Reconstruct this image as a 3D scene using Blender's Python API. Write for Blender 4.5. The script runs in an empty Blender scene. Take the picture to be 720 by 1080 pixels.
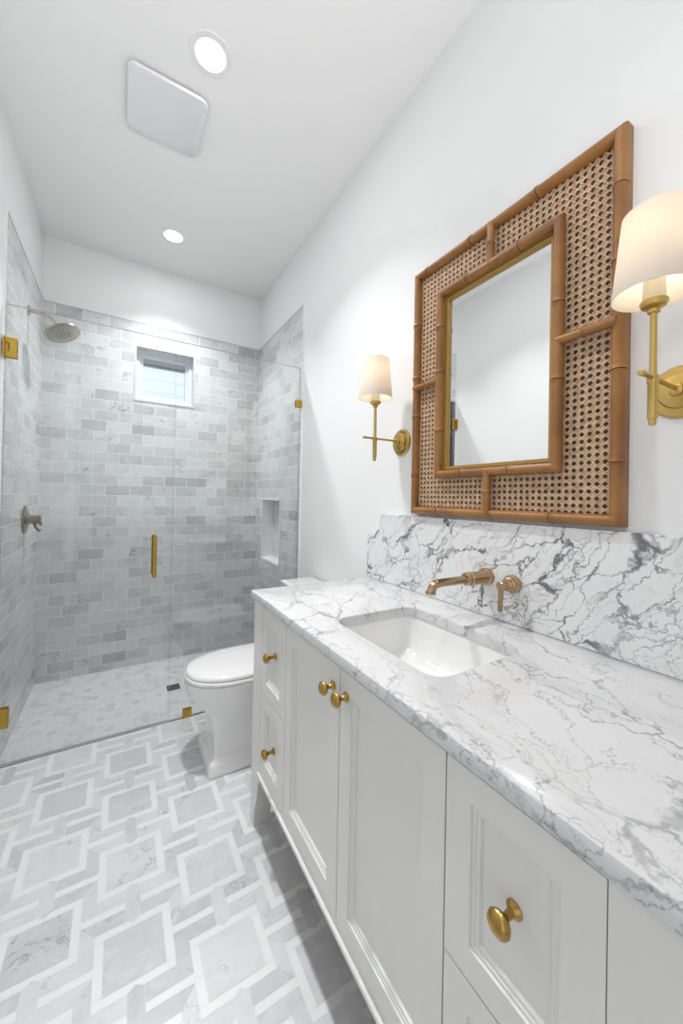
import bpy, bmesh, math, random
from mathutils import Vector, Matrix
random.seed(7)
S = bpy.context.scene
COL = S.collection
PI = math.pi

# ------------------------------------------------------------------ camera
def make_camera():
    yaw, pitch, roll = .5463, .0069, .0194
    F = Vector((math.sin(yaw)*math.cos(pitch), math.cos(yaw)*math.cos(pitch), math.sin(pitch)))
    R = Vector((math.cos(yaw), -math.sin(yaw), 0)); U = R.cross(F)
    R2 = R*math.cos(roll)+U*math.sin(roll); U2 = -R*math.sin(roll)+U*math.cos(roll)
    cd = bpy.data.cameras.new('camera'); co = bpy.data.objects.new('camera', cd); COL.objects.link(co)
    m = Matrix((( R2.x, U2.x, -F.x, -1.0464), (R2.y, U2.y, -F.y, 0), (R2.z, U2.z, -F.z, 1.2864), (0, 0, 0, 1)))
    co.matrix_world = m
    cd.sensor_fit = 'VERTICAL'; cd.sensor_height = 24; cd.lens = 386.1/1080*24
    cd.shift_x = -2/1080; cd.shift_y = -17.3/1080; cd.clip_start = .02; cd.clip_end = 100
    S.camera = co
make_camera()

# ------------------------------------------------------------------ light, exposure
S.view_settings.view_transform = 'Standard'; S.view_settings.look = 'None'
S.view_settings.gamma = 1; S.view_settings.use_curve_mapping = False
S.view_settings.exposure = 0.09
CAN_POWER, CAN_WIDE, EXTRA_CAN, DOOR_FILL, BULB_POWER, BOUNCE, SKY, CAN_SPREAD = 9.4, 3.0, 2.4, 3.6, .34, 9.9, 1.35, 105.
w = bpy.data.worlds.new('world'); S.world = w; w.use_nodes = True
w.node_tree.nodes['Background'].inputs[0].default_value = (.86, .93, 1, 1)
w.node_tree.nodes['Background'].inputs[1].default_value = SKY
def area(name, loc, rot, size, sy, power, col=(1, 1, 1), shape='RECTANGLE'):
    l = bpy.data.lights.new(name, 'AREA'); l.shape = 'DISK' if shape == 'FLOOD' else shape; l.size = size
    if shape == 'RECTANGLE': l.size_y = sy
    l.energy = power; l.color = col
    if shape == 'DISK': l.spread = math.radians(CAN_SPREAD)
    o = bpy.data.objects.new(name, l); COL.objects.link(o); o.location = loc; o.rotation_euler = rot
    return o
# added fill lamp in an unseen, made-up doorway in the left wall
area('doorway_fill', (-1.62, -.60, 1.15), (0, math.radians(-90), 0), 1.9, .76, DOOR_FILL, (1, .99, .97))

# added unseen fill lamp behind the camera, aimed up at the ceiling
bl_ = area('bounce_fill', (-.85, -1.0, 1.45), (math.radians(138), 0, math.radians(14)), .6, .6, BOUNCE, (.975, .99, 1)); bl_.data.spread = math.radians(95)

# ------------------------------------------------------------------ helpers
def tag(o, label=None, cat=None, group=None, kind=None):
    if label: o['label'] = label
    if cat: o['category'] = cat
    if group: o['group'] = group
    if kind: o['kind'] = kind
    return o
def thing(name, loc, label, cat, group=None):
    o = bpy.data.objects.new(name, None); COL.objects.link(o); o.location = loc; o.empty_display_size = .05
    return tag(o, label, cat, group)
def obj(name, bm, mat, parent=None, smooth=None, label=None):
    me = bpy.data.meshes.new(name)
    bmesh.ops.recalc_face_normals(bm, faces=bm.faces[:]) if smooth != 'raw' else None
    if parent is not None:
        off = Vector(parent.location)
        p = parent.parent
        while p is not None: off += Vector(p.location); p = p.parent
        for v in bm.verts: v.co -= off
    bm.to_mesh(me); bm.free()
    if isinstance(mat, (list, tuple)):
        for m in mat: me.materials.append(m)
    elif mat: me.materials.append(mat)
    o = bpy.data.objects.new(name, me); COL.objects.link(o)
    if parent is not None: o.parent = parent
    if label: o['label'] = label
    if smooth and smooth != 'raw':
        for p in me.polygons: p.use_smooth = True
        try: me.set_sharp_from_angle(angle=math.radians(smooth if smooth is not True else 40))
        except Exception: pass
    return o
def bevel(o, w, seg=2, ang=35):
    m = o.modifiers.new('bevel', 'BEVEL'); m.width = w; m.segments = seg; m.limit_method = 'ANGLE'; m.angle_limit = math.radians(ang)
    m.harden_normals = False
    return o
def box(bm, x0, x1, y0, y1, z0, z1, mi=0):
    v = [bm.verts.new(c) for c in ((x0,y0,z0),(x1,y0,z0),(x1,y1,z0),(x0,y1,z0),(x0,y0,z1),(x1,y0,z1),(x1,y1,z1),(x0,y1,z1))]
    for f in ((0,3,2,1),(4,5,6,7),(0,1,5,4),(1,2,6,5),(2,3,7,6),(3,0,4,7)):
        fc = bm.faces.new([v[i] for i in f]); fc.material_index = mi
    return v
def frame_of(d):
    d = Vector(d).normalized()
    a = Vector((0,0,1)) if abs(d.z) < .9 else Vector((0,1,0))
    u = d.cross(a).normalized(); v = d.cross(u).normalized()
    return d, u, v
def lathe(bm, prof, org, axis, n=28, cap=True):
    """prof: [(distance along axis, radius)]"""
    d, u, v = frame_of(axis); org = Vector(org); rings = []
    for t, r in prof:
        r = max(r, 1e-4)
        rings.append([bm.verts.new(org + d*t + (u*math.cos(2*PI*i/n)+v*math.sin(2*PI*i/n))*r) for i in range(n)])
    for a, b in zip(rings, rings[1:]):
        for i in range(n): bm.faces.new((a[i], a[(i+1)%n], b[(i+1)%n], b[i]))
    if cap:
        bm.faces.new(rings[0][::-1]); bm.faces.new(rings[-1])
def tube(bm, pts, rad, n=16, cap=True):
    pts = [Vector(p) for p in pts]; rings = []
    if not isinstance(rad, (list, tuple)): rad = [rad]*len(pts)
    d0 = (pts[1]-pts[0]).normalized(); _, u, v = frame_of(d0)
    for i, p in enumerate(pts):
        d = (pts[min(i+1, len(pts)-1)]-pts[max(i-1, 0)]).normalized()
        u = (u - d*u.dot(d)).normalized(); v = d.cross(u)
        rings.append([bm.verts.new(p+(u*math.cos(2*PI*k/n)+v*math.sin(2*PI*k/n))*rad[i]) for k in range(n)])
    for a, b in zip(rings, rings[1:]):
        for k in range(n): bm.faces.new((a[k], a[(k+1)%n], b[(k+1)%n], b[k]))
    if cap: bm.faces.new(rings[0][::-1]); bm.faces.new(rings[-1])
def prism(bm, poly, axis, a, b):
    """poly: 2D points in the two other axes in order; extruded along axis from a to b"""
    def P(p, t):
        c = [0,0,0]; o = [i for i in range(3) if i != axis]
        c[o[0]], c[o[1]], c[axis] = p[0], p[1], t
        return c
    A = [bm.verts.new(P(p, a)) for p in poly]; B = [bm.verts.new(P(p, b)) for p in poly]
    n = len(poly)
    bm.faces.new(A[::-1]); bm.faces.new(B)
    for i in range(n): bm.faces.new((A[i], A[(i+1)%n], B[(i+1)%n], B[i]))
def rrect(x0, x1, y0, y1, r, n=6):
    out = []
    for cx, cy, a0 in ((x1-r, y1-r, 0), (x0+r, y1-r, 90), (x0+r, y0+r, 180), (x1-r, y0+r, 270)):
        for k in range(n+1):
            a = math.radians(a0+90*k/n); out.append((cx+r*math.cos(a), cy+r*math.sin(a)))
    return out
def loft(bm, rings, cap0=True, cap1=True):
    R = [[bm.verts.new(p) for p in r] for r in rings]; n = len(R[0])
    for a, b in zip(R, R[1:]):
        for i in range(n): bm.faces.new((a[i], a[(i+1)%n], b[(i+1)%n], b[i]))
    if cap0: bm.faces.new(R[0][::-1])
    if cap1: bm.faces.new(R[-1])
    return R

# ------------------------------------------------------------------ materials
def M(name, col, rough=.5, metal=0, **kw):
    m = bpy.data.materials.new(name); m.use_nodes = True
    b = m.node_tree.nodes['Principled BSDF']
    b.inputs['Base Color'].default_value = (*col, 1); b.inputs['Roughness'].default_value = rough; b.inputs['Metallic'].default_value = metal
    for k, v in kw.items(): b.inputs[k].default_value = v
    return m
class G:
    """small node-graph helper"""
    def __init__(s, m): s.m = m; s.t = m.node_tree; s.n = s.t.nodes; s.b = s.n.get('Principled BSDF')
    def add(s, typ, ins=None, **props):
        n = s.n.new(typ)
        for k, v in props.items(): setattr(n, k, v)
        for k, v in (ins or {}).items():
            if isinstance(v, bpy.types.NodeSocket): s.t.links.new(v, n.inputs[k])
            else: n.inputs[k].default_value = v
        return n
    def math(s, op, a, b=0., c=0., clamp=False):
        return s.add('ShaderNodeMath', {0: a, 1: b, 2: c}, operation=op, use_clamp=clamp).outputs[0]
    def vmath(s, op, a, b=(0,0,0), sc=None):
        n = s.add('ShaderNodeVectorMath', {0: a, 1: b}, operation=op)
        if sc is not None: n.inputs['Scale'].default_value = sc
        return n.outputs[0]
    def rng(s, v, a, b, c=0., d=1.):
        return s.add('ShaderNodeMapRange', {0: v, 1: a, 2: b, 3: c, 4: d}, interpolation_type='SMOOTHSTEP').outputs[0]
    def mix(s, f, a, b):
        n = s.add('ShaderNodeMix', data_type='RGBA')
        for i, v in ((0, f), (6, a), (7, b)):
            if isinstance(v, bpy.types.NodeSocket): s.t.links.new(v, n.inputs[i])
            else: n.inputs[i].default_value = v if i == 0 else (*v, 1)
        return n.outputs[2]
    def noise(s, vec, scale, detail=4, rough=.55, col=False, dist=0.):
        n = s.add('ShaderNodeTexNoise', {'Vector': vec, 'Scale': scale, 'Detail': detail, 'Roughness': rough, 'Distortion': dist})
        return n.outputs[1] if col else n.outputs[0]
    def out(s, sock, name='Base Color'): s.t.links.new(sock, s.b.inputs[name])

def tile_marble(name, light, dark, vein, rough=.25, vscale=9., tvar=1., vamt=.5):
    """honed carrara pieces; the face attribute 'tile' shifts tone and veining from piece to piece"""
    m = M(name, light, rough); g = G(m)
    at = g.add('ShaderNodeAttribute', attribute_name='tile')
    sp = g.add('ShaderNodeSeparateColor', {0: at.outputs[0]})
    co = g.add('ShaderNodeTexCoord').outputs['Object']
    v = g.vmath('ADD', co, g.vmath('SCALE', at.outputs[0], sc=17.))
    d = g.vmath('SCALE', g.vmath('SUBTRACT', g.noise(v, vscale*.7, 3, col=True), (.5,.5,.5)), sc=.25)
    mp = g.add('ShaderNodeMapping', {'Vector': g.vmath('ADD', v, d), 'Rotation': (.5,.6,.7), 'Scale': (1,2.6,1.6)}).outputs[0]
    cloud = g.noise(mp, vscale*.8, 5, .65)
    n1 = g.noise(mp, vscale*.55, 3, .6)
    vn = g.math('SUBTRACT', 1., g.rng(g.math('ABSOLUTE', g.math('SUBTRACT', n1, .5)), 0., .022))
    mask = g.rng(g.noise(v, vscale*.5, 2), .48, .72)
    vn = g.math('MULTIPLY', vn, mask)
    tone = g.math('ADD', g.math('MULTIPLY', sp.outputs[0], tvar), g.math('MULTIPLY', g.math('SUBTRACT', cloud, .5), 1.1), clamp=True)
    c = g.mix(tone, light, dark)
    c = g.mix(g.math('MULTIPLY', vn, vamt), c, vein)
    g.out(c)
    return m
def slab_marble(name, base, veincol, soft, s=1.0, rot=(0,0,0), scl=(1,1,1), amt=1., thin=1., loc=(0,0,0)):
    m = M(name, base, .16); g = G(m)
    co = g.vmath('ADD', g.add('ShaderNodeTexCoord').outputs['Object'], loc)
    big = g.vmath('SCALE', g.vmath('SUBTRACT', g.noise(co, 3.*s, 2, col=True), (.5,.5,.5)), sc=.17/s)
    fine = g.vmath('SCALE', g.vmath('SUBTRACT', g.noise(co, 14.*s, 5, .65, col=True), (.5,.5,.5)), sc=.085/s)
    v = g.vmath('ADD', g.vmath('ADD', co, big), fine)
    mp = g.add('ShaderNodeMapping', {'Vector': v, 'Rotation': rot}).outputs[0]
    mp = g.vmath('MULTIPLY', mp, scl)
    def edge(sc, off, w0, w1):
        e = g.add('ShaderNodeTexVoronoi', {'Vector': g.vmath('ADD', mp, off), 'Scale': sc*s}, feature='DISTANCE_TO_EDGE').outputs[0]
        wv = g.rng(g.noise(g.vmath('ADD', co, off), 8.*s, 3, .6), .40, .78, w0*thin, w1*thin)
        return g.math('SUBTRACT', 1., g.rng(g.math('DIVIDE', e, wv), .15, 1.))
    def mask(off, sc, a, b): return g.rng(g.noise(g.vmath('ADD', mp, off), sc*s, 4, .6), a, b)
    v1 = g.math('MULTIPLY', edge(6.5, (0,0,0), .015, .14), mask((1,4,2), 4., .42, .60))
    v2 = g.math('MULTIPLY', edge(12., (3.1,1.7,2.2), .02, .10), mask((7,2,5), 5., .36, .56))
    v3 = g.math('MULTIPLY', edge(24., (5.3,8.1,.7), .03, .10), mask((2,9,1), 6., .40, .60))
    cloud = mask((0,0,0), 6., .45, .80)
    c = g.mix(g.math('MULTIPLY', cloud, .6), base, soft)
    c = g.mix(g.math('MULTIPLY', v3, .55*amt), c, veincol)
    c = g.mix(g.math('MULTIPLY', v2, .85*amt), c, veincol)
    c = g.mix(g.math('MULTIPLY', v1, .95*amt), c, veincol)
    g.out(c)
    return m
PAINT = M('wall_paint', (.87,.872,.875), .65)
CEIL = M('ceiling_paint', (.91,.91,.905), .7)
CABINET = M('cabinet_enamel', (.76,.76,.735), .38)
WHITE = M('white_trim', (.86,.86,.86), .4)
VINYL = M('window_vinyl', (.66,.70,.73), .35)
REVEAL = M('window_reveal_paint', (.62,.65,.67), .5)
GROUT = M('tile_grout', (.90,.90,.90), .8)
FGROUT = M('floor_grout', (.78,.78,.78), .8)
WTILE = tile_marble('wall_marble_tile', (.73,.745,.75), (.37,.385,.39), (.15,.16,.17), .22, 9., .85, .85)
FTILE = tile_marble('floor_marble_tile', (.74,.745,.755), (.47,.475,.485), (.25,.25,.255), .3, 11., .7, .7)
FWHITE = tile_marble('floor_white_marble', (.86,.86,.865), (.78,.78,.79), (.7,.7,.71), .3, 6., .3, .2)
HEX = tile_marble('shower_hex_marble', (.78,.79,.80), (.46,.475,.48), (.28,.29,.3), .35, 12., .7, .55)
COUNTER = slab_marble('counter_marble', (.69,.69,.695), (.17,.175,.19), (.42,.43,.45), .72, (0,0,.30), (1.5,.55,1.), .66, .52, (.3,.1,0))
SPLASH = slab_marble('backsplash_marble', (.83,.83,.835), (.13,.135,.145), (.62,.63,.65), 1.15, (.80,0,0), (1.,.42,1.35), 1., .8)
CERAMIC = M('white_ceramic', (.87,.87,.865), .08, **{'Coat Weight': .4})
BRASS = M('aged_brass', (.43,.27,.075), .26, 1)
SATIN = M('satin_brass', (.60,.42,.14), .33, 1)
BRONZE = M('champagne_bronze', (.47,.33,.20), .22, 1)
NICKEL = M('brushed_nickel', (.46,.42,.33), .22, 1)
PEWTER = M('warm_pewter', (.25,.21,.13), .2, 1)
HINGE = M('hinge_brass', (.55,.36,.07), .35, 1)
DARK = M('dark_rubber', (.03,.03,.03), .6)
STEEL = M('edge_trim_metal', (.38,.38,.38), .35, .8)
def bamboo_mat():
    m = M('bamboo', (.40,.20,.07), .38); g = G(m)
    co = g.add('ShaderNodeTexCoord').outputs['Object']
    n = g.noise(co, 6., 4, .6); n2 = g.noise(g.vmath('MULTIPLY', co, (30,30,30)), 3., 3)
    c = g.mix(g.rng(n, .3, .7), (.37,.165,.042), (.19,.070,.018)); c = g.mix(g.math('MULTIPLY', n2, .35), c, (.44,.23,.08))
    g.out(c); return m
BAMBOO = bamboo_mat()
NODEM = M('bamboo_knuckle', (.16,.07,.025), .5)
GILT = M('gilt_liner', (.42,.25,.06), .4)
def cane_mat():
    m = M('woven_cane', (.62,.40,.24), .55); g = G(m)
    co = g.add('ShaderNodeTexCoord').outputs['Object']
    g.out(g.mix(g.rng(g.noise(co, 60., 3), .3, .7), (.80,.57,.38), (.58,.37,.22))); return m
CANE = cane_mat()
BACKING = M('cane_backing', (.22,.185,.15), .8)
MIRROR = M('mirror_silver', (.90,.91,.905), 0.0, 1)
def glass_mat(name='clear_glass', tint=(.985,.993,.99), ior=1.6):
    m = bpy.data.materials.new(name); m.use_nodes = True; g = G(m); g.n.remove(g.b)
    fr = g.add('ShaderNodeFresnel', {'IOR': ior}); tr = g.add('ShaderNodeBsdfTransparent', {0: (*tint, 1)})
    gl = g.add('ShaderNodeBsdfGlossy', {0: (1,1,1,1), 'Roughness': 0.0})
    mx = g.add('ShaderNodeMixShader', {0: fr.outputs[0], 1: tr.outputs[0], 2: gl.outputs[0]})
    g.t.links.new(mx.outputs[0], g.n['Material Output'].inputs[0]); return m
GLASS = glass_mat()
GEDGE = M('glass_edge', (.55,.62,.63), .2)
def shade_mat():
    m = bpy.data.materials.new('linen_shade'); m.use_nodes = True; g = G(m); g.n.remove(g.b)
    d = g.add('ShaderNodeBsdfDiffuse', {0: (.85,.82,.77,1)}); t = g.add('ShaderNodeBsdfTranslucent', {0: (.80,.74,.66,1)})
    mx = g.add('ShaderNodeMixShader', {0: .42, 1: d.outputs[0], 2: t.outputs[0]})
    g.t.links.new(mx.outputs[0], g.n['Material Output'].inputs[0]); return m
SHADE = shade_mat()
def emit(name, col, s):
    m = bpy.data.materials.new(name); m.use_nodes = True; g = G(m); g.n.remove(g.b)
    e = g.add('ShaderNodeEmission', {0: (*col, 1), 1: s}); g.t.links.new(e.outputs[0], g.n['Material Output'].inputs[0]); return m
LED = emit('led_lens', (1,.99,.97), 6.)
BULB = emit('bulb_glow', (1,.86,.68), 8.)

# ------------------------------------------------------------------ room dimensions
XL, YB, YG, H, T = -1.531, 3.207, 2.2805, 3.05, 2.5955
YR = -1.25                       # rear wall
ZS = -.02                        # shower floor level
TH = .008                        # tile thickness
def struct(name, bm, mat, parent=None, smooth=None):
    o = obj(name, bm, mat, parent, smooth)
    if parent is None: o['kind'] = 'structure'
    return o

# tile helper: list of 2D rects -> proud quads with small side walls
def sub_rect(r, h):
    x0, x1, y0, y1 = r; a0, a1, b0, b1 = h
    if a1 <= x0 or a0 >= x1 or b1 <= y0 or b0 >= y1: return [r]
    out = []
    if a0 > x0: out.append((x0, a0, y0, y1))
    if a1 < x1: out.append((a1, x1, y0, y1))
    m0, m1 = max(x0, a0), min(x1, a1)
    if b0 > y0: out.append((m0, m1, y0, b0))
    if b1 < y1: out.append((m0, m1, b1, y1))
    return [q for q in out if q[1]-q[0] > .004 and q[3]-q[2] > .004]
TW, TR, GR = .1575, .07775, .0019
def tile_field(name, parent, u0, u1, z0, z1, start, holes, plane, off=0., seed=1, mat=None):
    """plane(u, z, depth) -> xyz; running bond from the top down; depth 0 = tile face, 1 = grout face"""
    rnd = random.Random(seed)
    bm = bmesh.new(); data = []
    base = [(u0, u1, z0, z1)]
    for h in holes: base = [q for r in base for q in sub_rect(r, h)]
    def quad(r, d, val):
        f = bm.faces.new([bm.verts.new(plane(u, z, d)) for u, z in ((r[0],r[2]),(r[1],r[2]),(r[1],r[3]),(r[0],r[3]))])
        data.append(val); return f
    for r in base: quad(r, .0003, (0, 0, 0)).material_index = 1
    k = 0; zt = z1
    while zt > z0+.002:
        zb = max(zt-TR, z0); u = u0+((start if k % 2 == 0 else start+TW/2) % TW)-TW
        while u < u1:
            r = (max(u, u0)+GR, min(u+TW, u1)-GR, zb+GR, zt-GR)
            if r[1]-r[0] > .006 and r[3]-r[2] > .006:
                lst = [r]
                for h in holes: lst = [q for a in lst for q in sub_rect(a, h)]
                t = rnd.random()
                val = (min(1, .02+.60*t*t+(.35 if rnd.random() < .13 else 0)), rnd.random(), rnd.random())
                for q in lst: quad(q, 0, val)
            u += TW
        zt -= TR; k += 1
    me = bpy.data.meshes.new(name); bm.to_mesh(me); bm.free()
    me.materials.append(mat or WTILE); me.materials.append(GROUT)
    a = me.attributes.new('tile', 'FLOAT_COLOR', 'FACE')
    for i, v in enumerate(data): a.data[i].color = (*v, 1)
    o = bpy.data.objects.new(name, me); COL.objects.link(o); o.parent = parent
    return o

# back wall with the window opening
WX0, WX1, WZ0, WZ1 = -.966, -.556, 2.010, 2.418
bm = bmesh.new()
t = .15
box(bm, XL-.12, WX0, YB+TH, YB+t, -.1, H+.1); box(bm, WX1, .12, YB+TH, YB+t, -.1, H+.1)
box(bm, WX0, WX1, YB+TH, YB+t, -.1, WZ0); box(bm, WX0, WX1, YB+TH, YB+t, WZ1, H+.1)
wall_back = struct('wall_back', bm, PAINT)
tile_field('wall_tile', wall_back, XL+TH, -TH, ZS, T, .064, [(WX0, WX1, WZ0, WZ1)], lambda u, z, d: (u, YB+d, z), seed=3)
# right wall with the niche
NY0, NY1, NZ0, NZ1 = 2.635, 3.035, .765, 1.262
bm = bmesh.new()
box(bm, 0, .12, YR-.1, NY0, -.1, H+.1); box(bm, 0, .12, NY1, YB+.15, -.1, H+.1)
box(bm, 0, .12, NY0, NY1, -.1, NZ0); box(bm, 0, .12, NY0, NY1, NZ1, H+.1)
box(bm, .10, .12, NY0, NY1, NZ0, NZ1)
wall_right = struct('wall_right', bm, PAINT)
YT = 2.2787
tile_field('wall_tile', wall_right, YT, YB, ZS, T, .03, [(NY0, NY1, NZ0, NZ1)], lambda u, z, d: (-TH+d, u, z), seed=5)
tile_field('niche_tile', wall_right, NY0, NY1, NZ0, NZ1, .02, [], lambda u, z, d: (.088+d, u, z), seed=6)
# niche side returns
for nm, pl, a, b, c, e, sd in (('niche_tile', lambda u, z, d: (u, NY1-d-.002, z), -TH, .088, NZ0, NZ1, 11), ('niche_tile', lambda u, z, d: (u, NY0+d+.002, z), -TH, .088, NZ0, NZ1, 12),
                         ('niche_tile', lambda u, z, d: (u, z, NZ1-d-.002), -TH, .088, NY0, NY1, 13)):
    tile_field(nm, wall_right, a, b, c, e, .03, [], pl, seed=sd)
# left wall, with an unseen doorway opening added for the fill lamp
bm = bmesh.new(); box(bm, XL-.12, XL, -.20, YB+.15, -.1, H+.1); box(bm, XL-.12, XL, YR-.1, -1.0, -.1, H+.1); box(bm, XL-.12, XL, -1.0, -.20, 2.15, H+.1)
wall_left = struct('wall_left', bm, PAINT)
# unseen hallway shell, added to keep sky light out of the made-up doorway
bm = bmesh.new(); box(bm, -2.75, -2.65, -2.1, .9, -.1, 2.7); box(bm, -2.65, XL-.12, -2.1, -2.0, -.1, 2.7); box(bm, -2.65, XL-.12, .8, .9, -.1, 2.7)
box(bm, -2.65, XL-.12, -2.0, .8, 2.6, 2.7); box(bm, -2.65, XL-.12, -2.0, .8, -.1, -.001); struct('wall_hall_added', bm, PAINT)
tile_field('wall_tile', wall_left, YT, YB, ZS, T, .05, [], lambda u, z, d: (XL+TH-d, u, z), seed=8)
# rear wall behind the camera
bm = bmesh.new()
box(bm, XL-.12, .12, YR-.1, YR, -.1, H+.1)
struct('wall_rear', bm, PAINT)
bm = bmesh.new(); box(bm, XL-.12, .12, YR-.1, YB+.15, H, H+.1); struct('ceiling', bm, CEIL)

# ------------------------------------------------------------------ mosaic floor
def mosaic_floor():
    bm = bmesh.new(); data = []
    x0, x1, y0, y1 = XL, 0, YR-.1, YG
    PX, PY, SX, SY, RG = .233, .2905, .0752, .0710, .0225
    hx, hy = SX+RG, SY+RG; gp = PY/2-hy               # gap half height
    rnd = random.Random(4); g = .0008
    mw = .0112                                        # half width of the white bar in the gap
    ex = PX-hx                                        # neighbour ring starts here, seen from the centre
    polys = []
    def P(pts, cx, cy, mi, sgn=1, val=None):
        q = [(cx+a, cy+b) for a, b in pts]
        c = (sum(p[0] for p in q)/len(q), sum(p[1] for p in q)/len(q))
        r = []
        for a in q:                                   # thin joint all round
            d = Vector((a[0]-c[0], a[1]-c[1])); L = d.length
            d *= max(0, (L-g*1.3)/L); r.append((c[0]+d.x, c[1]+d.y))
        t = rnd.random()
        polys.append((r, mi, (t*t*.8+(.2 if rnd.random() < .12 else 0), rnd.random(), rnd.random())))
    for i in range(-4, 6):
        for j in range(-11, 7):
            cx = -.987+i*PX; cy = 1.471+j*PY+(PY/2 if i % 2 else 0)
            if cy < y0-.4 or cy > y1+.4: continue
            P([(-SX,-SY),(SX,-SY),(SX,SY),(-SX,SY)], cx, cy, 0)
            # white ring: four strips, pinwheel
            P([(-hx,SY),(hx,SY),(hx,hy),(-hx,hy)], cx, cy, 1); P([(-hx,-hy),(hx,-hy),(hx,-SY),(-hx,-SY)], cx, cy, 1)
            P([(-hx,-SY),(-SX,-SY),(-SX,SY),(-hx,SY)], cx, cy, 1); P([(SX,-SY),(hx,-SY),(hx,SY),(SX,SY)], cx, cy, 1)
            # gap above: coffin, four grey trapezoids, two white bars
            m = cy+PY/2; k = .0195
            P([(-k,-gp),(0,-gp-.013),(k,-gp),(k,gp),(0,gp+.013),(-k,gp)], cx, m, 0)
            for s in (-1, 1):
                P([(s*k,-mw),(s*ex,-mw),(s*ex,mw),(s*k,mw)], cx, m, 1)
                for q in (-1, 1):
                    P([(s*k,q*mw),(s*ex,q*mw),(s*hx,q*gp),(s*k,q*gp)], cx, m, 0)
            # side bands: parallelograms between this ring and the right neighbour's
            for q in (-1, 1):
                P([(hx,q*mw),(hx,q*hy),(ex,q*(PY/2-mw)),(ex,q*(PY/2-hy))], cx, cy, 0)
    for r, mi, val in polys:
        # the coffin tips sit over the white ring
        z = .0003 if len(r) == 6 else 0
        f = bm.faces.new([bm.verts.new((a, b, z)) for a, b in r]); f.material_index = mi; data.append(val)
    f = bm.faces.new([bm.verts.new(c) for c in ((x0-.1,y0-.1,-.0006),(x1+.1,y0-.1,-.0006),(x1+.1,y1+.2,-.0006),(x0-.1,y1+.2,-.0006))]); f.material_index = 2; data.append((0,0,0))
    lay = bm.faces.layers.float_color.new('tile')
    for f, v in zip(bm.faces, data): f[lay] = (*v, 1)
    for co, no in (((x0,0,0),(-1,0,0)), ((x1,0,0),(1,0,0)), ((0,y0,0),(0,-1,0)), ((0,y1,0),(0,1,0))):
        bmesh.ops.bisect_plane(bm, geom=bm.verts[:]+bm.edges[:]+bm.faces[:], plane_co=co, plane_no=no, clear_outer=True)
    for f in bm.faces:
        if f.normal.z < 0: f.normal_flip()
    me = bpy.data.meshes.new('floor'); bm.to_mesh(me); bm.free()
    for m_ in (FTILE, FWHITE, FGROUT): me.materials.append(m_)
    o = bpy.data.objects.new('floor', me); COL.objects.link(o); o['kind'] = 'structure'
mosaic_floor()
def hex_floor():
    bm = bmesh.new(); rnd = random.Random(9)
    R = .0295; dx = 1.5*R; dy = math.sqrt(3)*R; data = []
    for i in range(int(1.7/dx)):
        for j in range(int(1.1/dy)):
            cx = XL-.03+i*dx; cy = YG-.05+j*dy+(dy/2 if i % 2 else 0)
            f = bm.faces.new([bm.verts.new((cx+(R-.0014)*math.cos(PI/3*k), cy+(R-.0014)*math.sin(PI/3*k), ZS)) for k in range(6)])
            t = rnd.random(); data.append((t**2.6*.8, rnd.random(), rnd.random()))
    f = bm.faces.new([bm.verts.new(c) for c in ((XL-.1,YG-.1,ZS-.0008),(.1,YG-.1,ZS-.0008),(.1,YB+.1,ZS-.0008),(XL-.1,YB+.1,ZS-.0008))]); f.material_index = 1; data.append((0,0,0))
    lay = bm.faces.layers.float_color.new('tile')
    for f, v in zip(bm.faces, data): f[lay] = (*v, 1)
    for co, no in (((XL,0,0),(-1,0,0)), ((0,0,0),(1,0,0)), ((0,YG+.01,0),(0,-1,0)), ((0,YB,0),(0,1,0))):
        bmesh.ops.bisect_plane(bm, geom=bm.verts[:]+bm.edges[:]+bm.faces[:], plane_co=co, plane_no=no, clear_outer=True)
    for f in bm.faces:
        if f.normal.z < 0: f.normal_flip()
    me = bpy.data.meshes.new('floor_shower'); bm.to_mesh(me); bm.free()
    me.materials.append(HEX); me.materials.append(GROUT)
    o = bpy.data.objects.new('floor_shower', me); COL.objects.link(o); o['kind'] = 'structure'
hex_floor()
# metal strip along the edge of the shower floor, sub-floor slab
bm = bmesh.new(); box(bm, XL, 0, YG-.004, YG+.001, -.03, .0015); box(bm, XL, 0, YG+.001, YG+.010, -.03, -.002)
struct('trim_1', bm, STEEL)
# trims on top of the tile and at its ends
bm = bmesh.new(); box(bm, XL+TH, -TH, YB-.0015, YB+TH, T, T+.004); struct('trim_2', bm, STEEL)
bm = bmesh.new(); box(bm, -TH-.0015, 0, YT, YB, T, T+.004); struct('trim_3', bm, STEEL)
bm = bmesh.new(); box(bm, XL, XL+TH+.0015, YT, YB, T, T+.004); struct('trim_4', bm, STEEL)
bm = bmesh.new(); box(bm, -TH-.001, 0, YT-.003, YT, 0, T+.004); struct('trim_5', bm, WHITE)
bm = bmesh.new(); box(bm, XL, XL+TH+.001, YT-.003, YT, 0, T+.004); struct('trim_6', bm, WHITE)
# niche edging and sill
bm = bmesh.new(); e = .010
box(bm, -TH-.004, .01, NY0-e, NY0+.003, NZ0-e, NZ1+e); box(bm, -TH-.004, .01, NY1-.003, NY1+e, NZ0-e, NZ1+e)
box(bm, -TH-.004, .01, NY0, NY1, NZ1-.003, NZ1+e); box(bm, -TH-.008, .088, NY0, NY1, NZ0-e, NZ0+.008)
struct('trim_7', bm, WHITE)
# window edging
bm = bmesh.new(); e = .011
for a in ((WX0-e, WX0+.002, WZ0-e, WZ1+e), (WX1-.002, WX1+e, WZ0-e, WZ1+e), (WX0, WX1, WZ1-.002, WZ1+e), (WX0, WX1, WZ0-e, WZ0+.003)):
    box(bm, a[0], a[1], YB-.004, YB+.10, a[2], a[3])
struct('trim_8', bm, REVEAL)
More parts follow.
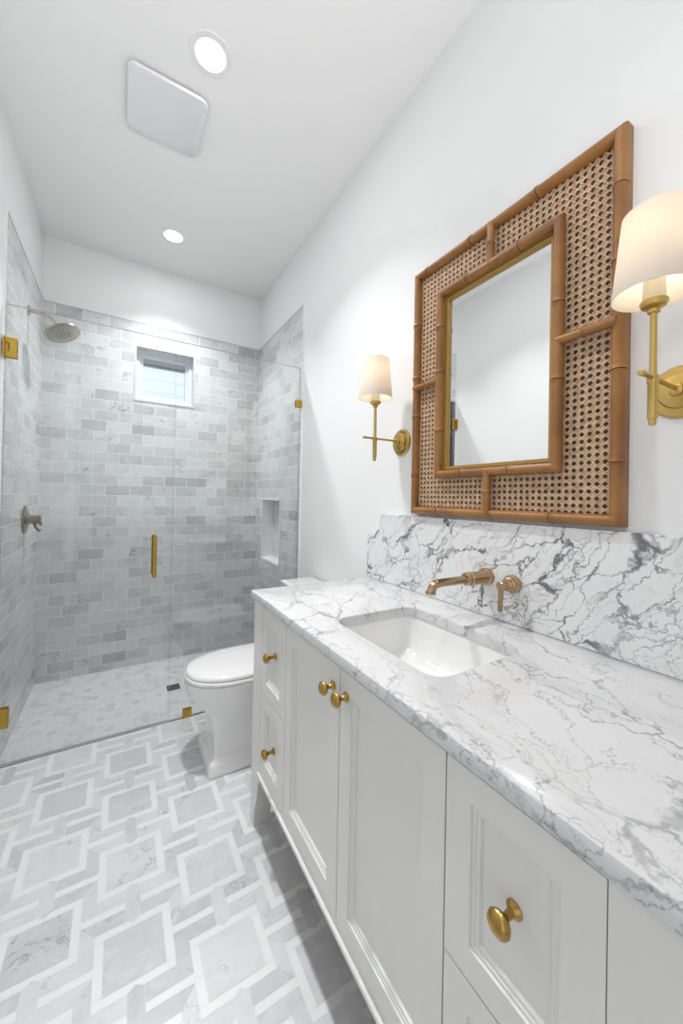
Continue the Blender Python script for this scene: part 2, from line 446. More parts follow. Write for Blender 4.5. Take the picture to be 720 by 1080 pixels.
# baseboards
bm = bmesh.new(); box(bm, -.014, 0, YR, .10, 0, .13); box(bm, -.014, 0, 1.44, YT-.01, 0, .13); struct('baseboard_right', bm, WHITE)
bm = bmesh.new(); box(bm, XL, XL+.014, -.20, YT-.01, 0, .13); struct('baseboard_left', bm, WHITE)

# ------------------------------------------------------------------ window
def window():
    bm = bmesh.new(); y0, y1 = YB+.062, YB+.115
    def fr(x0, x1, z0, z1, w, a, b):
        box(bm, x0, x0+w, a, b, z0, z1); box(bm, x1-w, x1, a, b, z0, z1); box(bm, x0+w, x1-w, a, b, z0, z0+w); box(bm, x0+w, x1-w, a, b, z1-w, z1)
    fr(WX0+.002, WX1-.002, WZ0+.003, WZ1-.002, .026, y0, y1)
    fr(WX0+.028, WX1-.028, WZ0+.029, WZ1-.028, .024, y0+.014, y1-.01)
    w = struct('window_1', bm, VINYL)
    bm = bmesh.new(); box(bm, WX0+.045, WX1-.045, y0+.03, y0+.036, WZ0+.045, WZ1-.045)
    obj('window_pane', bm, glass_mat('window_glass'), w)
window()
# outside: eave and the neighbour's white lap siding
bm = bmesh.new(); box(bm, -2.5, 1.0, YB+.15, YB+.70, 2.50, 2.56); box(bm, -2.5, 1.0, YB+.66, YB+.70, 2.485, 2.62)
o = obj('roof_eave', bm, M('eave_paint', (.13,.16,.18), .7)); tag(o, 'dark grey roof eave seen through the small shower window', 'eave')
bm = bmesh.new()
for k in range(34):
    z = -1+k*.16
    prism(bm, [(5.6, z), (5.57, z), (5.59, z+.16), (5.6, z+.16)], 0, -6, 4)
o = obj('neighbour_wall', bm, M('white_siding', (.88,.91,.94), .6)); tag(o, 'white lap siding of the house outside the shower window', 'building')

# ------------------------------------------------------------------ ceiling fittings
def ceiling_light(y, label):
    t = thing('ceiling_light', (-.774, y, H), label, 'ceiling light', 'recessed ceiling lights')
    bm = bmesh.new(); lathe(bm, [(0,.082),(.003,.080),(.005,.066),(.003,.058),(.0005,.058)], (-.774, y, H), (0,0,-1), 40, False)
    obj('trim_ring', bm, WHITE, t, True)
    bm = bmesh.new(); lathe(bm, [(.0008,.058),(.0025,.057),(.0032,.03),(.0035,.001)], (-.774, y, H), (0,0,-1), 40)
    obj('lens', bm, LED, t, True)
    l = area('downlight', (-.774, y, H-.012), (0,0,0), .15, .15, CAN_POWER*(1 if y < 2 else 1.12), (.99,.995,1), 'DISK')
    area('downlight_flood', (-.774, y, H-.010), (0,0,0), .11, .11, CAN_WIDE*(1 if y < 2 else .55), (.99,.995,1), 'FLOOD')
    return t
ceiling_light(1.536, 'round recessed ceiling light nearer the camera, beside the square fan cover')
ceiling_light(2.741, 'round recessed ceiling light farther away, above the shower')
area('downlight', (-.774, .33, H-.012), (0,0,0), .15, .15, EXTRA_CAN, (.99,.995,1), 'DISK')  # extra downlight out of view, added to even out the room light
t = thing('exhaust_fan', (-.902, 1.867, H), 'square white exhaust fan cover with rounded corners on the ceiling', 'fan cover')
bm = bmesh.new()
R = [[(x, y, z) for x, y in rrect(-.902-a, -.902+a, 1.867-a*1.02, 1.867+a*1.02, .035)] for a, z in ((.154,H-.010),(.157,H-.013),(.157,H-.020),(.153,H-.024))]
loft(bm, R); obj('cover', bm, M('fan_plastic', (.82,.82,.83), .4), t, True)
bm = bmesh.new(); box(bm, -.902-.13, -.902+.13, 1.867-.13, 1.867+.13, H-.010, H); obj('housing', bm, M('fan_housing', (.6,.6,.6), .6), t)

# ------------------------------------------------------------------ shower glass
def glass_box(name, parent, x0, x1, z0, z1):
    bm = bmesh.new(); box(bm, x0, x1, YG-.005, YG+.005, z0, z1)
    bmesh.ops.recalc_face_normals(bm, faces=bm.faces[:])
    for f in bm.faces: f.material_index = 0 if abs(f.normal.y) > .9 else 1
    return obj(name, bm, (GLASS, GEDGE), parent)
ZT = 2.163
XJ = -.792
door = thing('shower_door', (XL+.03, YG, 0), 'clear frameless glass shower door with brass hinges and pull', 'shower door')
glass_box('glass_pane', door, XL+.013, XJ-.002, .010, ZT)
for zc in (1.960, .229):
    bm = bmesh.new(); prism(bm, [(XL+TH, zc-.047), (-1.476, zc-.047), (-1.476, zc+.047), (XL+TH, zc+.047)], 1, YG-.012, YG-.0055)
    prism(bm, [(XL+TH, zc-.047), (-1.476, zc-.047), (-1.476, zc+.047), (XL+TH, zc+.047)], 1, YG+.0055, YG+.012)
    box(bm, XL+TH, XL+TH+.005, YG-.030, YG+.030, zc-.047, zc+.047)
    h = obj('hinge', bm, HINGE, door, label='brass hinge'); bevel(h, .0015)
    bm = bmesh.new(); box(bm, -1.507, -1.503, YG-.0128, YG-.0118, zc-.018, zc+.018); box(bm, XL+TH+.002, -1.503, YG-.0128, YG-.0118, zc+.017, zc+.020)
    obj('slot', bm, DARK, h)
    # pull handle: bar outside and inside on two standoffs
bm = bmesh.new()
for s in (-1, 1):
    yb = YG+s*.045
    p = [(-.882, YG+s*.0055, 1.035), (-.882, YG+s*.035, 1.035), (-.882, yb, 1.050)]
    lathe(bm, [(0,.006),(.003,.0105),(.224,.0105),(.227,.006)], (-.882, yb, .834), (0,0,1), 20)
    for z in (.865, 1.030): lathe(bm, [(0,.009),(.034,.008)], (-.882, YG+s*.0055, z), (0,s,0), 16)
obj('handle', bm, HINGE, door, True, label='brass pull handle')
panel = thing('glass_panel', (XJ, YG, 0), 'fixed clear glass shower panel with brass clips, right of the door', 'glass panel')
glass_box('glass_pane', panel, XJ+.002, -.020, .004, ZT)
for x0, x1, z0, z1 in ((-.052, -TH, 1.895, 1.943), (-.716, -.668, .002, .050)):
    bm = bmesh.new(); box(bm, x0, x1, YG-.011, YG-.0055, z0, z1); box(bm, x0, x1, YG+.0055, YG+.011, z0, z1)
    if z0 < .1: box(bm, x0, x1, YG-.011, YG+.011, .0016, .0038)
    bevel(obj('clip', bm, HINGE, panel, label='square brass clip'), .001)

# ------------------------------------------------------------------ shower fittings
def arc(pts, n=8):
    """smooth a polyline by Catmull-Rom"""
    P_ = [Vector(p) for p in pts]; P_ = [2*P_[0]-P_[1]]+P_+[2*P_[-1]-P_[-2]]; out = []
    for i in range(1, len(P_)-2):
        a, b, c, d = P_[i-1:i+3]
        for k in range(n):
            t = k/n; out.append(.5*((2*b)+(c-a)*t+(2*a-5*b+4*c-d)*t*t+(3*b-a-3*c+d)*t**3))
    out.append(P_[-2]); return out
sh = thing('rain_shower', (XL+TH, 2.75, 2.33), 'round nickel rain shower head on a curved arm', 'shower head')
bm = bmesh.new(); lathe(bm, [(0,.030),(.004,.030),(.009,.022),(.012,.012)], (XL+TH, 2.75, 2.333), (1,0,0)); obj('flange', bm, NICKEL, sh, True)
bm = bmesh.new(); tube(bm, arc([(XL+TH+.005,2.75,2.333),(-1.47,2.75,2.333),(-1.42,2.75,2.315),(-1.375,2.75,2.270)]), .0105); obj('arm', bm, NICKEL, sh, True)
ax = Vector((.44,-.26,-1)).normalized(); o0 = Vector((-1.380, 2.752, 2.274))
bm = bmesh.new(); lathe(bm, [(-.006,.012),(0,.018),(.008,.018),(.012,.015),(.016,.030),(.026,.055),(.034,.088),(.038,.094),(.043,.094),(.046,.088),(.044,.080)], o0, ax, 48, True)
hd = obj('head', bm, NICKEL, sh, True)
bm = bmesh.new(); lathe(bm, [(.0445,.079),(.047,.076),(.048,.05),(.050,.048),(.050,.001)], o0, ax, 40); obj('spray_face', bm, M('spray_plate', (.36,.34,.28), .3, .9), hd, True)
bm = bmesh.new(); d, u, v = frame_of(ax)
for rr, n in ((.014,5),(.034,9)):
    for k in range(n):
        a = 2*PI*k/n; lathe(bm, [(.0495,.0042),(.053,.003)], o0+(u*math.cos(a)+v*math.sin(a))*rr, ax, 8)
obj('nozzle', bm, DARK, hd)
vl = thing('shower_valve', (XL+TH, 2.79, 1.125), 'pewter shower valve with round plate and lever on the tiled wall', 'shower valve')
bm = bmesh.new(); lathe(bm, [(0,.084),(.004,.084),(.008,.078),(.012,.060),(.013,.045),(.018,.040)], (XL+TH, 2.79, 1.125), (1,0,0), 44); obj('escutcheon', bm, PEWTER, vl, True)
bm = bmesh.new(); lathe(bm, [(.012,.027),(.045,.025),(.046,.022),(.049,.022),(.050,.025),(.073,.025),(.077,.021)], (XL+TH, 2.79, 1.125), (1,0,0), 28); bl = obj('barrel', bm, PEWTER, vl, True)
bm = bmesh.new(); tube(bm, [(-1.478,2.785,1.108),(-1.470,2.775,1.085),(-1.457,2.765,1.066),(-1.447,2.76,1.062)], [.008,.008,.007,.009], 12)
tube(bm, [(-1.452,2.785,1.108),(-1.447,2.78,1.096),(-1.444,2.778,1.092)], [.008,.008,.006], 12); obj('lever', bm, PEWTER, bl, True)
dr = thing('shower_drain', (-.715, 2.715, ZS), 'small square pewter drain in the shower floor', 'drain')
bm = bmesh.new(); box(bm, -.755, -.675, 2.675, 2.755, ZS, ZS+.003)
bevel(obj('frame', bm, PEWTER, dr), .001)
bm = bmesh.new()
for k in range(5): box(bm, -.747+k*.0145, -.740+k*.0145, 2.683, 2.747, ZS+.0031, ZS+.0036)
obj('grate', bm, DARK, dr)

# ------------------------------------------------------------------ vanity
VY0, VY1, XF = .10, 1.43, -.58
van = thing('vanity_cabinet', (-.29, .765, 0), 'white bathroom vanity cabinet with brass knobs and bracket feet', 'vanity cabinet')
bm = bmesh.new()
box(bm, -.556, -.012, VY0+.012, VY1-.012, .250, .268)
box(bm, -.026, -.012, VY0+.012, VY1-.012, .268, .8825)
box(bm, -.556, -.026, VY1-.030, VY1-.012, .268, .8825); box(bm, -.556, -.026, VY0+.012, VY0+.030, .268, .8825)
for yy in (.425, 1.105): box(bm, -.556, -.026, yy-.008, yy+.008, .268, .8825)
box(bm, XF, -.555, VY0+.09, VY1-.09, .240, .2605)        # bottom rail
box(bm, XF, -.555, VY0+.09, VY1-.09, .8735, .8825)       # thin top rail
obj('carcass', bm, CABINET, van)
bm = bmesh.new(); box(bm, -.554, -.013, VY0+.013, VY1-.013, .247, .2498); obj('underside', bm, M('dark_board', (.20,.16,.11), .8), van, label='added dark board deepening the shade under the cabinet')  # dark board added to cut bounced light and deepen the shade below
bm = bmesh.new()
box(bm, XF-.010, XF-.0005, VY0+.088, VY1-.088, .238, .252); o = obj('bottom_bead', bm, CABINET, van); bevel(o, .003, 3)
def post(y_in, y_out):
    s = 1 if y_in > y_out else -1           # direction from outer edge towards the cabinet middle
    w = abs(y_in-y_out)
    prof = [(y_out, 0), (y_out+s*.040, 0), (y_out+s*.040, .045)]
    for k in range(9):
        a = k/8; prof.append((y_out+s*(.040+.030*(.5-.5*math.cos(PI*a))), .045+.105*a))
    prof += [(y_out+s*.078, .185), (y_in, .215), (y_in, .8825), (y_out, .8825)]
    bm = bmesh.new()
    prism(bm, prof, 0, XF, -.512)
    obj('leg', bm, CABINET, van, None)
post(VY1-.0905, VY1); post(VY0+.0905, VY0)
for y in (VY0, VY1-.05):
    bm = bmesh.new(); box(bm, -.06, -.012, y, y+.05, 0, .249); obj('leg', bm, CABINET, van)
for y0, y1 in ((VY0, VY0+.0115), (VY1-.0115, VY1)):
    bm = bmesh.new(); box(bm, -.511, -.012, y0, y1, .20, .8825); obj('side_panel', bm, CABINET, van)
def front(kind, y0, y1, z0, z1, knob, hl):
    bm = bmesh.new(); g = .0016
    y0 += g; y1 -= g; z0 += g; z1 -= g
    loops = [(0, .0225), (0, .0006), (.0006, 0), (.049, 0), (.050, .0035), (.0555, .0035), (.0565, .0055), (.0620, .0062), (.0640, .0110)]
    R = []
    for ins, dep in loops:
        x = XF+dep
        R.append([bm.verts.new((x, a, b)) for a, b in ((y0+ins,z0+ins),(y1-ins,z0+ins),(y1-ins,z1-ins),(y0+ins,z1-ins))])
    for a, b in zip(R, R[1:]):
        for i in range(4): bm.faces.new((a[i], a[(i+1)%4], b[(i+1)%4], b[i]))
    bm.faces.new(R[-1])
    o = obj(kind, bm, CABINET, van)
    bm = bmesh.new()
    xs = XF+.0112 if kind == 'drawer' else XF+.0002
    ky, kz = knob
    lathe(bm, [(0,.0115),(.0025,.0120),(.0045,.0095),(.008,.0060),(.016 if kind=='door' else .020,.0052),(.020 if kind=='door' else .026,.0090),(.0235 if kind=='door' else .0295,.0145),(.029 if kind=='door' else .035,.0170),(.034 if kind=='door' else .040,.0155),(.038 if kind=='door' else .044,.0095),(.0395 if kind=='door' else .0455,.003)],
          (xs, ky, kz), (-1,0,0), 28)
    obj('knob', bm, BRASS, o, True, label='round brass knob')
YA, YM, YC = .425, .765, 1.105
front('drawer', YC, VY1-.0905, .554, .8735, (1.222, .724), '')
front('drawer', YC, VY1-.0905, .2605, .554, (1.222, .392), '')
front('door', YM, YC, .2605, .8735, (YM+.033, .815), '')
front('door', YA, YM, .2605, .8735, (YM-.029, .815), '')
front('drawer', VY0+.0905, YA, .554, .8735, (.3075, .722), '')
front('drawer', VY0+.0905, YA, .2605, .554, (.3075, .392), '')

# countertop with the sink cut-out
def counter():
    x0, x1, y0, y1, z0, z1 = -.5935, -.001, .088, 1.4383, .883, .913
    a0, a1, b0, b1, r = -.478, -.165, .548, .978, .045
    n = 8; inner = []; outer = []
    for cx, cy, s0, ox, oy in ((a1-r, b1-r, 0, x1, y1), (a0+r, b1-r, 90, x0, y1), (a0+r, b0+r, 180, x0, y0), (a1-r, b0+r, 270, x1, y0)):
        for k in range(n+1):
            a = math.radians(s0+90*k/n); inner.append((cx+r*math.cos(a), cy+r*math.sin(a)))
            f = k/n
            first_x = s0 in (0, 180)          # starts on the x side
            A = (ox, cy) if first_x else (cx, oy); B = (cx, oy) if first_x else (ox, cy)
            if f <= .5: t = f*2; outer.append((A[0]+(ox-A[0])*t, A[1]+(oy-A[1])*t))
            else: t = f*2-1; outer.append((ox+(B[0]-ox)*t, oy+(B[1]-oy)*t))
    bm = bmesh.new(); N = len(inner)
    def ring(l, z): return [bm.verts.new((x, y, z)) for x, y in l]
    def off(l, d):  # grow or shrink the outer outline
        return [(min(max(x, x0+d), x1-d), min(max(y, y0+d), y1-d)) for x, y in l]
    def ins(l, d):
        cx, cy = (a0+a1)/2, (b0+b1)/2
        return [(x+d*(1 if x > cx else -1)*(1 if abs(x-cx) > .05 else 0), y+d*(1 if y > cy else -1)) for x, y in l]
    e = .004
    seq = [ring(ins(inner, -.0), z0), ring(inner, z1-e), ring(ins(inner, e*.35), z1-e*.3), ring(ins(inner, e), z1),
           ring(off(outer, e), z1), ring(off(outer, e*.3), z1-e*.3), ring(outer, z1-e), ring(outer, z0+e), ring(off(outer, e*.3), z0+e*.3), ring(off(outer, e), z0)]
    seq.append(seq[0])
    for A, B in zip(seq, seq[1:]):
        for i in range(N): bm.faces.new((A[i], A[(i+1)%N], B[(i+1)%N], B[i]))
    o = obj('countertop', bm, COUNTER, None, 30)
    tag(o, 'white marble countertop with grey veins on the vanity', 'countertop')
    # undermount basin
    bm = bmesh.new(); rings = []
    for d, z, rr in ((-.030,.8825,.06),(-.030,.872,.06),(-.008,.8715,.05),(-.006,.8825,.05),(.006,.880,.05),(.010,.84,.055),(.022,.785,.06),(.045,.758,.06),(.085,.748,.05),(.13,.744,.02)):
        rings.append([(x, y, z) for x, y in rrect(a0+d-.002, a1-d+.002, b0+d-.002, b1-d+.002, rr, 8)])
    # outer shell then inner bowl
    rings = [[(x, y, z) for x, y in rrect(a0-w, a1+w, b0-w, b1+w, r_, 8)] for w, z, r_ in
             ((-.11,.728,.03),(-.03,.738,.05),(.010,.78,.06),(.012,.868,.055),(.024,.870,.05),(.024,.8826,.05),(.004,.8826,.048),(.003,.876,.048),(-.003,.84,.05),(-.012,.79,.055),(-.035,.762,.06),(-.075,.752,.05),(-.12,.748,.03))]
    loft(bm, rings)
    s = obj('sink_basin', bm, CERAMIC, None, 60); tag(s, 'white rectangular undermount sink set in the marble countertop', 'sink')
    bm = bmesh.new(); lathe(bm, [(0,.022),(.003,.021),(.004,.012),(.007,.011)], (-.3215,.763,.7485), (0,0,1), 24)
    obj('drain', bm, BRONZE, s, True, label='bronze pop-up drain')
counter()
# backsplash with the notched far corner
def splash():
    pts = [(.088, .9135), (1.453, .9135), (1.456, 1.116), (1.428, 1.118)]
    for k in range(1, 8):
        a = k/8*PI/2; pts.append((1.428-.066*math.sin(a), 1.118+.052*(1-math.cos(a))))
    pts += [(1.360, 1.172), (1.352, 1.2185), (.088, 1.2185)]
    bm = bmesh.new(); prism(bm, pts, 0, -.0215, -.001)
    o = obj('backsplash', bm, SPLASH); bevel(o, .0012)
    tag(o, 'white marble backsplash with bold dark veins and notched corner behind the sink', 'backsplash')
splash()
# ------------------------------------------------------------------ faucet
fc = thing('wall_faucet', (-.0215, .727, 1.037), 'champagne bronze wall faucet with spout and lever handle', 'faucet')
X0 = -.0217
bm = bmesh.new(); C_ = (X0, .774, 1.041)
lathe(bm, [(0,.027),(.004,.0275),(.007,.025),(.009,.025),(.011,.027),(.016,.027),(.018,.0225),(.024,.0215),(.026,.0205),(.078,.0200),(.080,.0225),(.086,.0225),(.088,.0200),(.096,.019),(.098,.0205),(.103,.0205),(.106,.0145),(.112,.0128)], C_, (-1,0,0), 32)
tube(bm, arc([(-.13,.774,1.041),(-.18,.774,1.041),(-.235,.774,1.041),(-.262,.774,1.036),(-.273,.774,1.018)], 6), .0124, 18)
lathe(bm, [(0,.0122),(.002,.0152),(.008,.0155),(.010,.013)], (-.273,.774,1.022), (-.15,0,-1), 20)
obj('spout', bm, BRONZE, fc, True)
bm = bmesh.new(); C_ = (X0, .680, 1.036)
lathe(bm, [(0,.027),(.004,.0275),(.007,.025),(.009,.025),(.011,.027),(.016,.027),(.018,.023),(.026,.0215),(.028,.019),(.040,.018),(.042,.015),(.050,.0145),(.052,.010)], C_, (-1,0,0), 32)
hn = obj('handle', bm, BRONZE, fc, True)
bm = bmesh.new(); lathe(bm, [(.048,.0135),(.066,.0135),(.069,.011)], C_, (-1,0,0), 20)
prism(bm, [(-.0905,.962),(-.083,.962),(-.0765,1.036),(-.0885,1.036)], 1, .6745, .6855)
obj('lever', bm, BRONZE, hn, 35)

# ------------------------------------------------------------------ mirror
def mirror():
    t = thing('framed_mirror', (0, .765, 1.717), 'rectangular wall mirror in a bamboo and woven cane frame', 'mirror')
    Y0, Y1, Z0, Z1 = .397, 1.134, 1.229, 2.202
    y0, y1, z0, z1 = .538, 1.001, 1.367, 2.071
    # backing
    bm = bmesh.new(); box(bm, -.006, -.001, Y0+.015, Y1-.015, Z0+.015, Z1-.015); obj('backing_board', bm, BACKING, t)
    def rail(a, b, inw, ry, rx, xc, nodes, nm='frame_rail'):
        """bamboo rail from a to b (y,z), inward direction inw, mitred ends, knuckles at the fractions in nodes"""
        a = Vector((0, a[0], a[1])); b = Vector((0, b[0], b[1])); inw = Vector((0, inw[0], inw[1])); d = (b-a); L = d.length; d.normalize()
        ts = [(0, 1.), (L, 1.)]
        for f in nodes:
            c = f*L
            ts += [(c-.016, 1.), (c-.006, 1.05), (c-.0035, 1.15), (c-.0015, 1.15), (c-.0005, 1.0), (c+.0005, 1.0), (c+.0015, 1.13), (c+.0035, 1.13), (c+.006, 1.04), (c+.016, 1.)]
        ts.sort(); bm = bmesh.new(); n = 20; rings = []
        for tt, k in ts:
            rg = []
            for i in range(n):
                an = 2*PI*i/n; wv = math.cos(an)*ry*k; xv = math.sin(an)*rx*k
                s = max(wv+ry, 0)
                q = min(max(tt, s), L-s) if tt in (0, L) else tt
                rg.append(bm.verts.new(a+d*q+inw*(wv+ry)+Vector((xc+xv, 0, 0))))
            rings.append(rg)
        for A, B, (ta, _), (tb, _) in zip(rings, rings[1:], ts, ts[1:]):
            for i in range(n):
                fc = bm.faces.new((A[i], A[(i+1)%n], B[(i+1)%n], B[i]))
                if tb-ta < .0015: fc.material_index = 1
        bm.faces.new(rings[0][::-1]); bm.faces.new(rings[-1])
        return obj(nm, bm, (BAMBOO, NODEM), t, 50)
    r = .0152; rx = .020; xc = -.0230
    rail((Y0,Z0),(Y1,Z0),(0,1), r, rx, xc, (.23,.49,.80)); rail((Y0,Z1),(Y1,Z1),(0,-1), r, rx, xc, (.30,.62,.9))
    rail((Y0,Z0),(Y0,Z1),(1,0), r, rx, xc, (.16,.39,.66,.85)); rail((Y1,Z0),(Y1,Z1),(-1,0), r, rx, xc, (.16,.40,.56,.78))
    # outer edge strips (square back of the frame)
    bm = bmesh.new()
    for q in ((Y0, Y0+.018, Z0, Z1), (Y1-.018, Y1, Z0, Z1), (Y0+.0181, Y1-.0181, Z0, Z0+.018), (Y0+.0181, Y1-.0181, Z1-.018, Z1)): box(bm, -.022, -.001, *q)
    obj('frame_edge', bm, BAMBOO, t)
    r2 = .0145
    rail((y0,z0),(y1,z0),(0,1), r2, .016, -.034, (.33,.72), 'inner_rail'); rail((y0,z1),(y1,z1),(0,-1), r2, .016, -.034, (.28,.7), 'inner_rail')
    rail((y0,z0),(y0,z1),(1,0), r2, .016, -.034, (.36,.66), 'inner_rail'); rail((y1,z0),(y1,z1),(-1,0), r2, .016, -.034, (.25,.56,.8), 'inner_rail')
    # gilt liner between the inner rails and the glass
    bm = bmesh.new()
    def ring4(w0, w1, xa, xb, b_):
        for q in ((y0+w0, y0+w1, z0+w0, z1-w0), (y1-w1, y1-w0, z0+w0, z1-w0), (y0+w1, y1-w1, z0+w0, z0+w1), (y0+w1, y1-w1, z1-w1, z1-w0)): box(b_, xa, xb, *q)
    ring4(.0205, .0285, -.034, -.0145, bm); ring4(.0325, .0430, -.0235, -.0145, bm)
    bg = bmesh.new(); ring4(.0286, .0324, -.0185, -.0146, bg); obj('liner_groove', bg, NODEM, t)
    obj('liner', bm, GILT, t)
    bm = bmesh.new(); box(bm, -.0148, -.0075, y0+.02, y1-.02, z0+.02, z1-.02); obj('mirror_glass', bm, MIRROR, t)
    # short bamboo ties
    ym, zm = .770, 1.726
    for A, B in (((ym, Z0+.020), (ym, z0+.012)), ((ym, z1-.012), (ym, Z1-.020)), ((Y0+.020, zm), (y0+.012, zm)), ((y1-.012, zm+.008), (Y1-.020, zm+.008))):
        a = Vector((-.0385, A[0], A[1])); b = Vector((-.0385, B[0], B[1])); L = (b-a).length; c = L/2
        bm = bmesh.new(); lathe(bm, [(-.006,.0118),(0,.0125),(c-.012,.0118),(c-.005,.0125),(c-.003,.0142),(c-.0012,.0142),(c,.0122),(c+.0012,.014),(c+.003,.014),(c+.005,.0122),(c+.012,.0115),(L,.0122),(L+.006,.0112)], a, b-a, 20)
        obj('tie', bm, BAMBOO, t, True)
    # cane webbing
    bm = bmesh.new(); p = .0186; o0, o1, p0, p1 = Y0+.026, Y1-.026, Z0+.026, Z1-.026; i0, i1, k0, k1 = y0+.008, y1-.008, z0+.008, z1-.008
    def strip(P, Q, w, x):
        """ribbon from P to Q cut by the outer rectangle and the inner opening"""
        P = Vector(P); Q = Vector(Q); d = Q-P
        def clip(a0, a1, c0, c1):
            lo, hi = 0., 1.
            for s, dd, mn, mx in ((P.x, d.x, a0, a1), (P.y, d.y, c0, c1)):
                if abs(dd) < 1e-9:
                    if s < mn or s > mx: return None
                else:
                    u, v = sorted(((mn-s)/dd, (mx-s)/dd)); lo = max(lo, u); hi = min(hi, v)
            return (lo, hi) if hi > lo else None
        c = clip(o0, o1, p0, p1)
        if not c: return
        h = clip(i0, i1, k0, k1)
        seg = [c] if not h else [(c[0], h[0]), (h[1], c[1])]
        nrm = Vector((-d.y, d.x)).normalized()*w/2
        for u, v in seg:
            if v-u < 1e-4: continue
            A, B = P+d*u, P+d*v
            q = [(A+nrm), (B+nrm), (B-nrm), (A-nrm)]
            up = [bm.verts.new((x-.0010, a.x, a.y)) for a in q]; dn = [bm.verts.new((x+.0004, a.x+s*0, a.y)) for a, s in zip(q, (1,1,-1,-1))]
            bm.faces.new(up)
            for i in range(4): bm.faces.new((up[i], up[(i+1)%4], dn[(i+1)%4], dn[i]))
    yc, zc = (Y0+Y1)/2, (Z0+Z1)/2
    for k in range(-30, 31):
        for s in (-.0018, .0018):
            strip((yc+k*p+s, 0), (yc+k*p+s, 4), .0024, -.0160)
            strip((-2, zc+k*p+s), (3, zc+k*p+s), .0024, -.0168)
    for k in range(-110, 111):
        cst = (k+.5)*p
        strip((yc-2, zc-2+cst), (yc+2, zc+2+cst), .0022, -.0176)
        strip((yc-2, zc+2+cst), (yc+2, zc-2+cst), .0022, -.0184)
    obj('cane_webbing', bm, CANE, t)
mirror()

# ------------------------------------------------------------------ sconces
def sconce(y, label):
    t = thing('wall_sconce', (0, y, 1.534), label, 'wall lamp', 'brass wall sconces beside the mirror')
    bm = bmesh.new(); lathe(bm, [(.0005,.058),(.004,.058),(.009,.054),(.011,.042),(.0115,.038),(.014,.038),(.019,.035),(.022,.024),(.024,.014),(.032,.012),(.034,.009)], (0, y, 1.534), (-1,0,0), 44)
    obj('backplate', bm, SATIN, t, True)
    xs = -.148
    bm = bmesh.new(); lathe(bm, [(.03,.0048),(.195,.0045),(.197,.0062),(.204,.0062),(.206,.004)], (0, y, 1.537), (-1,0,0), 16); obj('arm', bm, SATIN, t, True)
    bm = bmesh.new(); lathe(bm, [(0,.0055),(.004,.0065),(.012,.0065),(.013,.0085),(.082,.0085),(.084,.0100),(.098,.0100),(.100,.0062),(.222,.0058),(.224,.010),(.230,.011),(.233,.009),(.236,.020),(.243,.023),(.247,.0225)], (xs, y, 1.443), (0,0,1), 24)
    obj('stem', bm, SATIN, t, True)
    bm = bmesh.new(); lathe(bm, [(.247,.0190),(.250,.0190),(.288,.0180),(.289,.014)], (xs, y, 1.443), (0,0,1), 24); obj('candle_sleeve', bm, M('sleeve_ivory', (.80,.74,.58), .45), t, True)
    bm = bmesh.new(); lathe(bm, [(0,.008),(.012,.012),(.03,.019),(.045,.019),(.058,.012),(.063,.003)], (xs, y, 1.733), (0,0,1), 20); obj('bulb', bm, BULB, t, True)
    # shade with real thickness, open at both ends
    bm = bmesh.new(); z0, z1, r0, r1 = 1.703, 1.866, .0700, .0535; q = .0012
    lathe(bm, [(0,r0-q),(0,r0),(z1-z0,r1),(z1-z0,r1-q),(0,r0-q)], (xs, y, z0), (0,0,1), 56, False)
    s = obj('lamp_shade', bm, SHADE, t, 30)
    bm = bmesh.new()
    for k in range(3):
        a = k*2*PI/3+.4; tube(bm, [(xs+.012*math.cos(a), y+.012*math.sin(a), 1.855), (xs+(r1-.003)*math.cos(a), y+(r1-.003)*math.sin(a), 1.860)], .0012, 6)
    lathe(bm, [(0,.013),(.003,.013)], (xs, y, 1.853), (0,0,1), 16); obj('shade_spider', bm, SATIN, s)
    l = bpy.data.lights.new('sconce_bulb', 'POINT'); l.energy = BULB_POWER; l.color = (1,.83,.62); l.shadow_soft_size = .022
    lo = bpy.data.objects.new('sconce_bulb', l); COL.objects.link(lo); lo.location = (xs, y, 1.765+.06); 
    return t
sconce(1.235, 'brass wall sconce with white shade left of the mirror, farther away')
sconce(.303, 'brass wall sconce with white shade right of the mirror, cut by the frame')

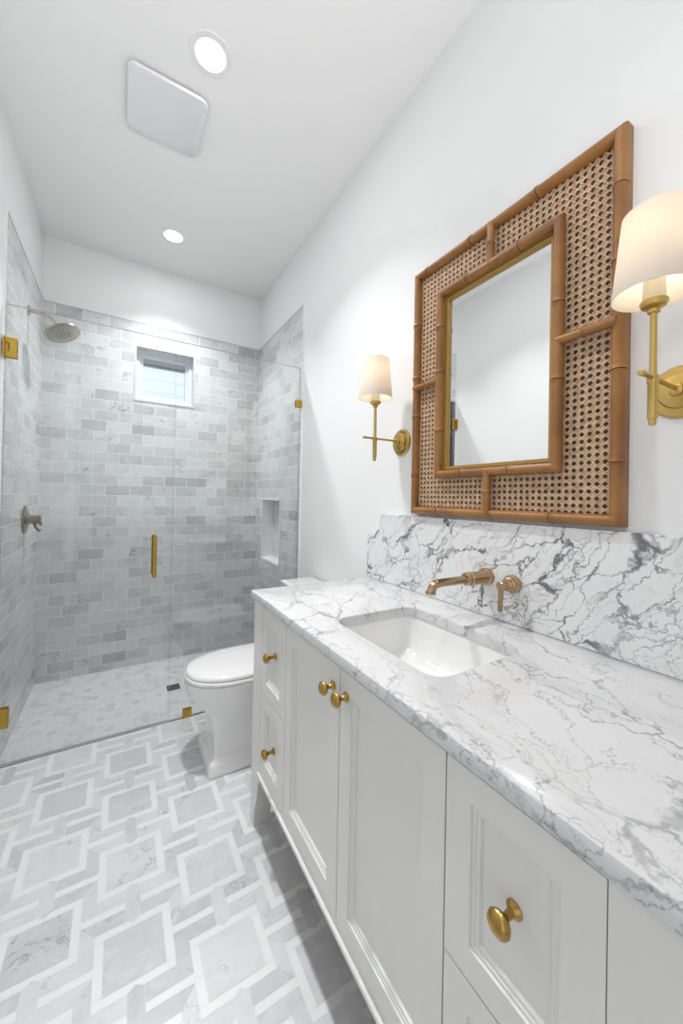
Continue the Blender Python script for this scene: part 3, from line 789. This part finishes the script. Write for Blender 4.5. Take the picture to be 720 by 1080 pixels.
# ------------------------------------------------------------------ toilet
def toilet():
    yc = 1.86
    t = thing('toilet', (-.40, yc, 0), 'white skirted toilet with closed lid between vanity and shower', 'toilet')
    def sec(x0, x1, hw, z, nf=2.2, nb=6, N=48, front=None):
        """outline: front (towards -x) exponent nf, back exponent nb; widest point at xm"""
        xm = x0+(x1-x0)*(front if front else .5); out = []
        for i in range(N):
            a = 2*PI*i/N; c, s = math.cos(a), math.sin(a)
            n = nf if c < 0 else nb
            L = (xm-x0) if c < 0 else (x1-xm)
            out.append((xm+math.copysign(abs(c)**(2/n), c)*L, yc+math.copysign(abs(s)**(2/n), s)*hw, z))
        return out
    bm = bmesh.new()
    loft(bm, [sec(-.676, -.05, .140, 0, 22, 22), sec(-.683, -.05, .1435, .004, 22, 22), sec(-.679, -.05, .142, .056, 20, 20), sec(-.672, -.05, .136, .066, 18, 20), sec(-.660, -.05, .124, .076, 16, 20),
              sec(-.656, -.05, .121, .080, 16, 20), sec(-.654, -.05, .119, .088, 16, 20), sec(-.653, -.05, .118, .10, 16, 20), sec(-.655, -.05, .119, .205, 14, 18), sec(-.662, -.05, .123, .235, 8, 14), sec(-.690, -.05, .138, .270, 4., 9), sec(-.728, -.05, .156, .310, 2.9, 7, front=.45),
              sec(-.757, -.04, .171, .350, 2.4, 6, front=.42), sec(-.772, -.04, .181, .395, 2.3, 6, front=.42), sec(-.772, -.04, .182, .412, 2.3, 6, front=.42), sec(-.764, -.045, .176, .418, 2.3, 6, front=.42)])
    obj('bowl', bm, CERAMIC, t, 35)
    bm = bmesh.new()
    loft(bm, [sec(-.764, -.245, .174, .4195, 2.3, 5, front=.5), sec(-.772, -.242, .181, .423, 2.3, 5, front=.5), sec(-.772, -.242, .181, .434, 2.3, 5, front=.5), sec(-.766, -.245, .177, .438, 2.3, 5, front=.5)])
    obj('seat', bm, CERAMIC, t, 50)
    bm = bmesh.new()
    loft(bm, [sec(-.758, -.245, .170, .4395, 2.3, 5, front=.5), sec(-.767, -.242, .178, .443, 2.3, 5, front=.5), sec(-.767, -.242, .178, .452, 2.3, 5, front=.5), sec(-.756, -.246, .171, .4605, 2.3, 5, front=.5), sec(-.72, -.27, .145, .4650, 2.3, 5, front=.5), sec(-.60, -.36, .07, .4665, 2.3, 4, front=.5)])
    obj('lid', bm, CERAMIC, t, 60)
    for s in (-.07, .07):
        bm = bmesh.new(); lathe(bm, [(0,.013),(.03,.013),(.032,.010)], (-.232, yc+s, .4185), (0,0,1), 16); obj('hinge_cap', bm, CERAMIC, t, True)
    bm = bmesh.new()
    loft(bm, [[(x, y, z) for x, y in rrect(-.205-w, -.022, yc-.195-w, yc+.195+w, .02)] for w, z in ((-.010,.4185),(-.004,.43),(0,.60),(.002,.747))])
    obj('tank', bm, CERAMIC, t, 40)
    bm = bmesh.new()
    loft(bm, [[(x, y, z) for x, y in rrect(-.212-w, -.016, yc-.203-w, yc+.203+w, .012)] for w, z in ((-.004,.7475),(0,.752),(0,.762),(.006,.768),(.008,.784),(.003,.7895),(-.012,.791))])
    obj('tank_lid', bm, CERAMIC, t, 40)
toilet()
